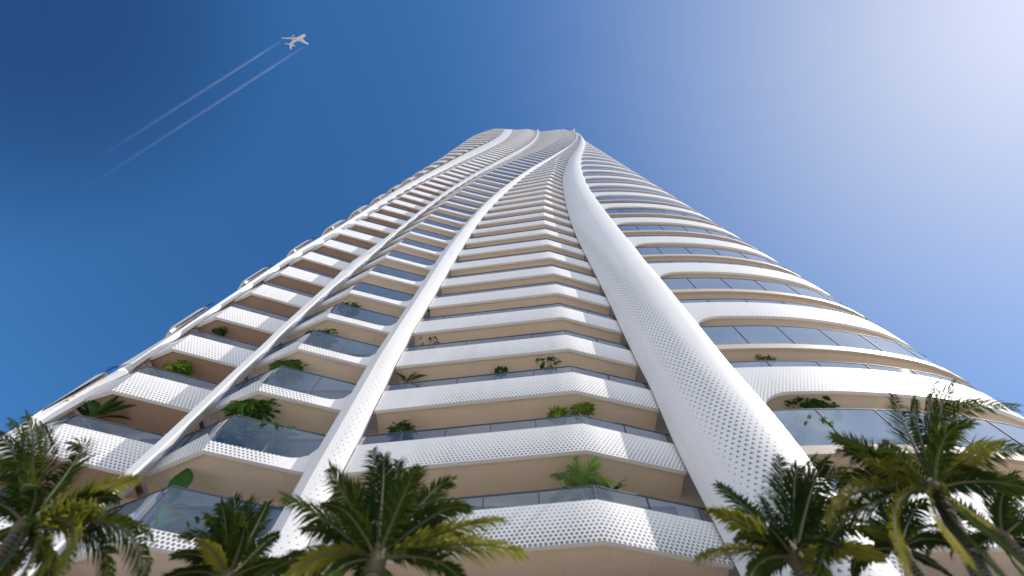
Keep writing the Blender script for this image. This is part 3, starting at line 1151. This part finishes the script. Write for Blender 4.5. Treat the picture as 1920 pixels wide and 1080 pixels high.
palm('tall coconut palm in front of the middle balconies with bright fronds to its right', 706, 1052, 7.2, [
    (702, 836, 0.3, 0.02, PD), (722, 850, -0.3, 0.03, PD), (750, 856, 0.2, 0.05, PG), (792, 862, 0.1, 0.10, PD, 0.3), (848, 888, 0.1, 0.16, PG, 0.3),
    (882, 935, -0.2, 0.20, PG, 0.4), (943, 968, -0.5, 0.10, PYL, 0.08), (980, 1026, -0.7, 0.13, PYL, 0.12), (618, 878, 0.2, 0.02, PD, 0.0),
    (536, 928, 0.0, 0.05, PG, 0.05), (492, 1072, -0.2, 0.34, PG, 0.2), (548, 1062, -0.7, 0.3, PYL, 0.4), (575, 985, 0.5, 0.15, PD),
    (840, 985, 0.6, 0.15, PD), (880, 1085, -0.3, 0.25, PG, 0.3), (600, 1090, -0.5, 0.3, PG, 0.3), (660, 900, 0.6, 0.03, PD), (770, 920, 0.7, 0.06, PG)],
    (0.3, 0.4), 6, 35, 2.0)
palm('slim palm at the foot of the white column, lower fronds ageing', 1490, 1046, 7.8, [
    (1458, 850, 0.2, 0.02, PD), (1490, 868, -0.3, 0.03, PD), (1521, 850, 0.3, 0.03, PG), (1572, 866, 0.2, 0.10, PG, 0.25), (1545, 855, -0.3, 0.05, PD),
    (1344, 904, 0.1, 0.08, PD, 0.1), (1329, 952, -0.3, 0.14, PYL, 0.1), (1302, 1038, -0.4, 0.14, PYL, 0.15), (1645, 1032, -0.2, 0.16, PYL, 0.3),
    (1600, 930, 0.4, 0.14, PG, 0.3), (1425, 925, 0.5, 0.04, PD), (1640, 980, 0.4, 0.15, PG, 0.3), (1400, 1085, -0.5, 0.22, PG), (1560, 1085, -0.5, 0.2, PYL),
    (1440, 985, -0.7, 0.1, PD)],
    (0.2, 0.4), 5, 47, 1.9)
palm('largest palm at the lower right with a visible trunk and yellowing side fronds', 1752, 918, 7.0, [
    (1672, 738, 0.2, 0.03, PD, 0.05), (1707, 742, -0.3, 0.02, PD), (1746, 706, 0.3, 0.02, PD), (1775, 712, -0.2, 0.03, PG), (1800, 732, 0.2, 0.08, PG, 0.3), (1863, 738, 0.1, 0.16, PG, 0.35),
    (1559, 815, 0.0, 0.10, PG, 0.1), (1615, 857, -0.5, 0.14, PYL, 0.2), (1538, 962, -0.2, 0.20, PYL, 0.2), (1518, 1050, 0.1, 0.20, PD, 0.2),
    (1672, 1035, -0.8, 0.22, PYL, 0.25), (1870, 826, -0.3, 0.08, PYL, 0.1), (1925, 832, 0.2, 0.12, PG, 0.2), (1935, 912, 0.0, 0.18, PD, 0.25),
    (1835, 968, -0.8, 0.2, PYL, 0.3), (1920, 1055, -0.3, 0.25, PG, 0.3), (1858, 1060, -0.7, 0.25, PD, 0.3), (1790, 1030, -1.0, 0.15, PYL, 0.2), (1640, 930, 0.6, 0.15, PD)],
    (-3.5, -1.3), 6, 59, 2.0)
palm('palm half hidden behind the largest one at the right edge', 1880, 1010, 8.6, [
    (1895, 880, 0.3, 0.03, PD), (1860, 895, 0.2, 0.03, PD), (1930, 905, 0.2, 0.08, PG), (1800, 960, 0.0, 0.14, PD, 0.2), (1770, 1030, -0.2, 0.2, PG, 0.3),
    (1980, 960, 0.0, 0.14, PG), (1985, 1040, -0.3, 0.2, PD), (1830, 1080, -0.5, 0.2, PD), (1930, 1090, -0.5, 0.2, PG)],
    (0.3, 0.3), 5, 61, 1.8)
palm('low dark palm with a thin trunk between the slim palm and the largest palm', 1688, 1030, 9.0, [
    (1650, 930, 0.2, 0.05, PD), (1690, 915, 0.2, 0.03, PD), (1730, 935, 0.0, 0.08, PD), (1600, 985, 0.0, 0.15, PG, 0.2), (1590, 1060, -0.2, 0.2, PD, 0.3),
    (1790, 1000, 0.0, 0.16, PD, 0.2), (1780, 1075, -0.2, 0.22, PG, 0.3)],
    (-0.6, -0.1), 5, 71, 1.6)
# ------------------------------------------------------------------ airliner and its two contrails
M['plane'] = simple_mat('airliner_white', (0.74, 0.69, 0.60), 0.35, 0.4, 0.04)
M['plane_grey'] = simple_mat('airliner_grey', (0.35, 0.35, 0.36), 0.35, 0.4, 0.04, 0.4)
CAMR = Matrix(((1, 0, 0), (0, -CB, SB), (0, SB, CB))) if False else None
AX = Vector((0, SB, CB))                  # optical axis
UPV = Vector((0, -CB, SB))                # image up
RT = Vector((1, 0, 0))


def at_depth(x, y, dep):
    return Vector((0, 0, EYE)) + (RT * (x - PX) + UPV * (PY - y)) * (dep / F) + AX * dep


DEP = 800.0
U_ = DEP / F
pos = at_depth(557, 74, DEP)
fx = (RT * 47 + UPV * 3.4 - AX * 30).normalized()
wy = (RT * -26.4 - UPV * 10.9 - AX * 46)
wy = (wy - fx * wy.dot(fx)).normalized()
wz = fx.cross(wy)
if wz.dot(AX) > 0:
    pass
rotm = Matrix((fx, wy, wz)).transposed().to_4x4()
pl = empty('airliner', pos)
pl.matrix_world = Matrix.Translation(pos) @ rotm
tag(pl, 'white twin engine airliner climbing through the blue sky at upper left', 'airplane')
S_ = 50 * U_                               # fuselage length in metres
mb = MB()
prof = [(-0.5, .004), (-0.46, .018), (-0.36, .036), (-0.2, .05), (0.0, .052), (0.3, .052), (0.4, .048), (0.46, .034), (0.49, .017), (0.5, .003)]
mb.tube([(x * S_, 0, (0.02 if x < -0.3 else 0) * S_) for x, r in prof], [r * S_ for x, r in prof], 14)
mb.build('fuselage', [M['plane']], pl, 50)


def surf(name, pts, th, mat):
    """flat flying surface of real thickness from a plan outline of (x, y, z)"""
    mb = MB()
    a = [mb.vert(Vector(p) * S_ + Vector((0, 0, th * S_))) for p in pts]
    b = [mb.vert(Vector(p) * S_ - Vector((0, 0, th * S_))) for p in pts]
    mb.face(a); mb.face(b[::-1])
    for i in range(len(pts)):
        j = (i + 1) % len(pts)
        mb.face((a[i], b[i], b[j], a[j]))
    return mb.build(name, [M[mat]], pl)


for sg in (-1, 1):
    surf('wing', [(0.13, 0.04 * sg, -0.02), (-0.09, 0.54 * sg, 0.03), (-0.14, 0.55 * sg, 0.03), (-0.10, 0.22 * sg, 0.0), (-0.12, 0.04 * sg, -0.02)], 0.006, 'plane')
    surf('tailplane', [(-0.38, 0.02 * sg, 0.03), (-0.47, 0.20 * sg, 0.04), (-0.51, 0.20 * sg, 0.04), (-0.48, 0.02 * sg, 0.03)], 0.004, 'plane')
    me_ = MB()
    me_.tube([(0.12 * S_, 0.2 * sg * S_, -0.055 * S_), (0.10 * S_, 0.2 * sg * S_, -0.055 * S_), (0.02 * S_, 0.2 * sg * S_, -0.05 * S_), (-0.02 * S_, 0.2 * sg * S_, -0.05 * S_)],
             [0.024 * S_, 0.029 * S_, 0.027 * S_, 0.017 * S_], 12)
    me_.build('engine', [M['plane_grey']], pl, 50)
surf_pts = [(-0.34, 0, 0.05), (-0.46, 0, 0.20), (-0.51, 0, 0.20), (-0.49, 0, 0.04)]
mb = MB()
a = [mb.vert((p[0] * S_, 0.006 * S_, p[2] * S_)) for p in surf_pts]
b = [mb.vert((p[0] * S_, -0.006 * S_, p[2] * S_)) for p in surf_pts]
mb.face(a); mb.face(b[::-1])
for i in range(4):
    mb.face((a[i], b[i], b[(i + 1) % 4], a[(i + 1) % 4]))
mb.build('tail_fin', [M['plane']], pl)

mc, ntc, outc = nodes_of('contrail_vapour')
atn = N(ntc, 'ShaderNodeAttribute')
atn.attribute_name = 'perf'
tcc = N(ntc, 'ShaderNodeTexCoord')
nzc = N(ntc, 'ShaderNodeTexNoise')
nzc.inputs['Scale'].default_value = 0.05
nzc.inputs['Detail'].default_value = 4
ntc.links.new(tcc.outputs['Object'], nzc.inputs['Vector'])
al = math_node(ntc, 'MULTIPLY', atn.outputs['Fac'], math_node(ntc, 'ADD', math_node(ntc, 'MULTIPLY', nzc.outputs[0], 0.7), 0.6))
trc = N(ntc, 'ShaderNodeBsdfTransparent')
dfc = N(ntc, 'ShaderNodeBsdfDiffuse')
dfc.inputs[0].default_value = (0.9, 0.9, 0.92, 1)
tlc = N(ntc, 'ShaderNodeBsdfTranslucent')
tlc.inputs[0].default_value = (0.9, 0.9, 0.92, 1)
adc = N(ntc, 'ShaderNodeMixShader')
adc.inputs[0].default_value = 0.5
ntc.links.new(dfc.outputs[0], adc.inputs[1])
ntc.links.new(tlc.outputs[0], adc.inputs[2])
mxc = N(ntc, 'ShaderNodeMixShader')
ntc.links.new(al, mxc.inputs[0])
ntc.links.new(trc.outputs[0], mxc.inputs[1])
ntc.links.new(adc.outputs[0], mxc.inputs[2])
ntc.links.new(mxc.outputs[0], outc.inputs[0])
for (x0, y0, x1, y1, lab) in ((529, 76, 150, 318, 'thin white vapour trail from the left wing, upper of the pair'),
                              (569, 88, 130, 372, 'thin white vapour trail from the right wing, lower of the pair')):
    mb = MB()
    A, B = at_depth(x0, y0, DEP), at_depth(x1, y1, DEP + 340)
    n = 40
    pts = [A.lerp(B, i / n) for i in range(n + 1)]
    rings = mb.tube(pts, [U_ * (1.9 + 2.2 * i / n) for i in range(n + 1)], 10, cap=False)
    for i, rg in enumerate(rings):
        t = i / n
        for v in rg:
            mb.p[v] = 0.05 * min(1, t * 8 + 0.2) * (1 - t) ** 1.5
    oc = mb.build('contrail', [mc], None, 80)
    tag(oc, lab, 'contrail', 'contrails behind the airliner')
# ------------------------------------------------------------------ ground, sky, sun, camera
mb = MB()
n = 24
G = 1500.0
xs = [-G + 2 * G * i / n for i in range(n + 1)]
mb.grid([[((x, y + 200, 0.0), (x, y), 0) for x in xs] for y in xs], 0)
m, nt, out = nodes_of('plaza_paving')
tc = N(nt, 'ShaderNodeTexCoord')
br = N(nt, 'ShaderNodeTexBrick')
br.inputs['Scale'].default_value = 1.0
br.inputs['Color1'].default_value = (0.68, 0.62, 0.53, 1)
br.inputs['Color2'].default_value = (0.62, 0.565, 0.485, 1)
br.inputs['Mortar'].default_value = (0.22, 0.21, 0.20, 1)
br.inputs['Mortar Size'].default_value = 0.012
nt.links.new(tc.outputs['Object'], br.inputs['Vector'])
principled(nt, out, br.outputs[0], 0.7, 0.3)
g = mb.build('ground', [m])
tag(g, 'pale paved ground around the tower', kind='structure')

SUN_DIR = Vector((0.71, -0.16, 0.675)).normalized()
elev = math.asin(SUN_DIR.z)
rot = math.atan2(SUN_DIR.x, SUN_DIR.y)
w = bpy.data.worlds.new('World')
SC.world = w
w.use_nodes = True
nt = w.node_tree
bg = nt.nodes['Background']
sky = nt.nodes.new('ShaderNodeTexSky')
sky.sky_type = 'NISHITA'
sky.sun_disc = False
sky.sun_elevation = elev
sky.sun_rotation = rot
sky.altitude = 0
sky.air_density = 1.0
sky.dust_density = 0.35
sky.ozone_density = 4.0
hs = nt.nodes.new('ShaderNodeHueSaturation')
hs.inputs['Saturation'].default_value = 1.24
nt.links.new(sky.outputs[0], hs.inputs['Color'])
# broken cloud added unseen behind the viewer to brighten reflections and facade, thinning overhead
tcw = nt.nodes.new('ShaderNodeTexCoord')
mpw = nt.nodes.new('ShaderNodeMapping')
mpw.inputs['Scale'].default_value = (1.0, 1.0, 2.2)
nt.links.new(tcw.outputs['Generated'], mpw.inputs[0])
nzw = nt.nodes.new('ShaderNodeTexNoise')
nzw.inputs['Scale'].default_value = 2.6
nzw.inputs['Detail'].default_value = 7
nzw.inputs['Roughness'].default_value = 0.58
nt.links.new(mpw.outputs[0], nzw.inputs['Vector'])
cr = nt.nodes.new('ShaderNodeMapRange')
cr.inputs[1].default_value = 0.30
cr.inputs[2].default_value = 0.58
nt.links.new(nzw.outputs[0], cr.inputs[0])
sxw = nt.nodes.new('ShaderNodeSeparateXYZ')
nt.links.new(tcw.outputs['Generated'], sxw.inputs[0])
mk = nt.nodes.new('ShaderNodeMapRange')
mk.inputs[1].default_value = -0.24
mk.inputs[2].default_value = -0.55
nt.links.new(sxw.outputs[1], mk.inputs[0])
cf = math_node(nt, 'MULTIPLY', cr.outputs[0], mk.outputs[0])
# broad pale sea haze on the sun's side of the sky
dp = nt.nodes.new('ShaderNodeVectorMath')
dp.operation = 'DOT_PRODUCT'
nt.links.new(tcw.outputs['Generated'], dp.inputs[0])
dp.inputs[1].default_value = tuple(SUN_DIR)
hz = nt.nodes.new('ShaderNodeMapRange')
hz.inputs[1].default_value = 0.30
hz.inputs[2].default_value = 1.0
nt.links.new(dp.outputs['Value'], hz.inputs[0])
skyc = mix_col(nt, math_node(nt, 'MULTIPLY', math_node(nt, 'POWER', hz.outputs[0], 4.36), 0.57), hs.outputs[0], (3.9, 3.95, 4.2))
# dark blue corner painted into the sky for the lens vignette
dk = nt.nodes.new('ShaderNodeVectorMath')
dk.operation = 'DOT_PRODUCT'
nt.links.new(tcw.outputs['Generated'], dk.inputs[0])
dk.inputs[1].default_value = tuple(Vector((-0.70, -0.16, 0.70)).normalized())
dm = nt.nodes.new('ShaderNodeMapRange')
dm.interpolation_type = 'SMOOTHSTEP'
dm.inputs[1].default_value = 0.92
dm.inputs[2].default_value = 1.01
nt.links.new(dk.outputs['Value'], dm.inputs[0])
skyc = mix_col(nt, math_node(nt, 'MULTIPLY', dm.outputs[0], 0.68), skyc, (0.05, 0.18, 0.72))
cl = mix_col(nt, math_node(nt, 'MULTIPLY', cf, 0.85), skyc, (5.6, 6.1, 6.9))
nt.links.new(cl, bg.inputs[0])
bg.inputs[1].default_value = 0.12

sd = bpy.data.lights.new('sun', 'SUN')
sd.energy = 3.7
sd.angle = R(0.5)
sd.color = (1.0, 0.95, 0.88)
so = bpy.data.objects.new('sun', sd)
so.rotation_euler = SUN_DIR.to_track_quat('Z', 'Y').to_euler()
so.location = (60, -20, 60)
COL.objects.link(so)

cd = bpy.data.cameras.new('camera')
cd.sensor_width = 36
cd.lens = F / 1920 * 36
cd.shift_x = -(PX - 960) / 1920
cd.clip_end = 12000
cam = bpy.data.objects.new('camera', cd)
cam.location = (0, 0, EYE)
cam.rotation_euler = (math.pi - BETA, 0, 0)
COL.objects.link(cam)
SC.camera = cam
cd.dof.use_dof = True
cd.dof.focus_distance = 40.0
cd.dof.aperture_fstop = 0.27

vs = SC.view_settings
vs.view_transform = 'Standard'
vs.look = 'None'
vs.exposure = 0.55
vs.gamma = 1.0
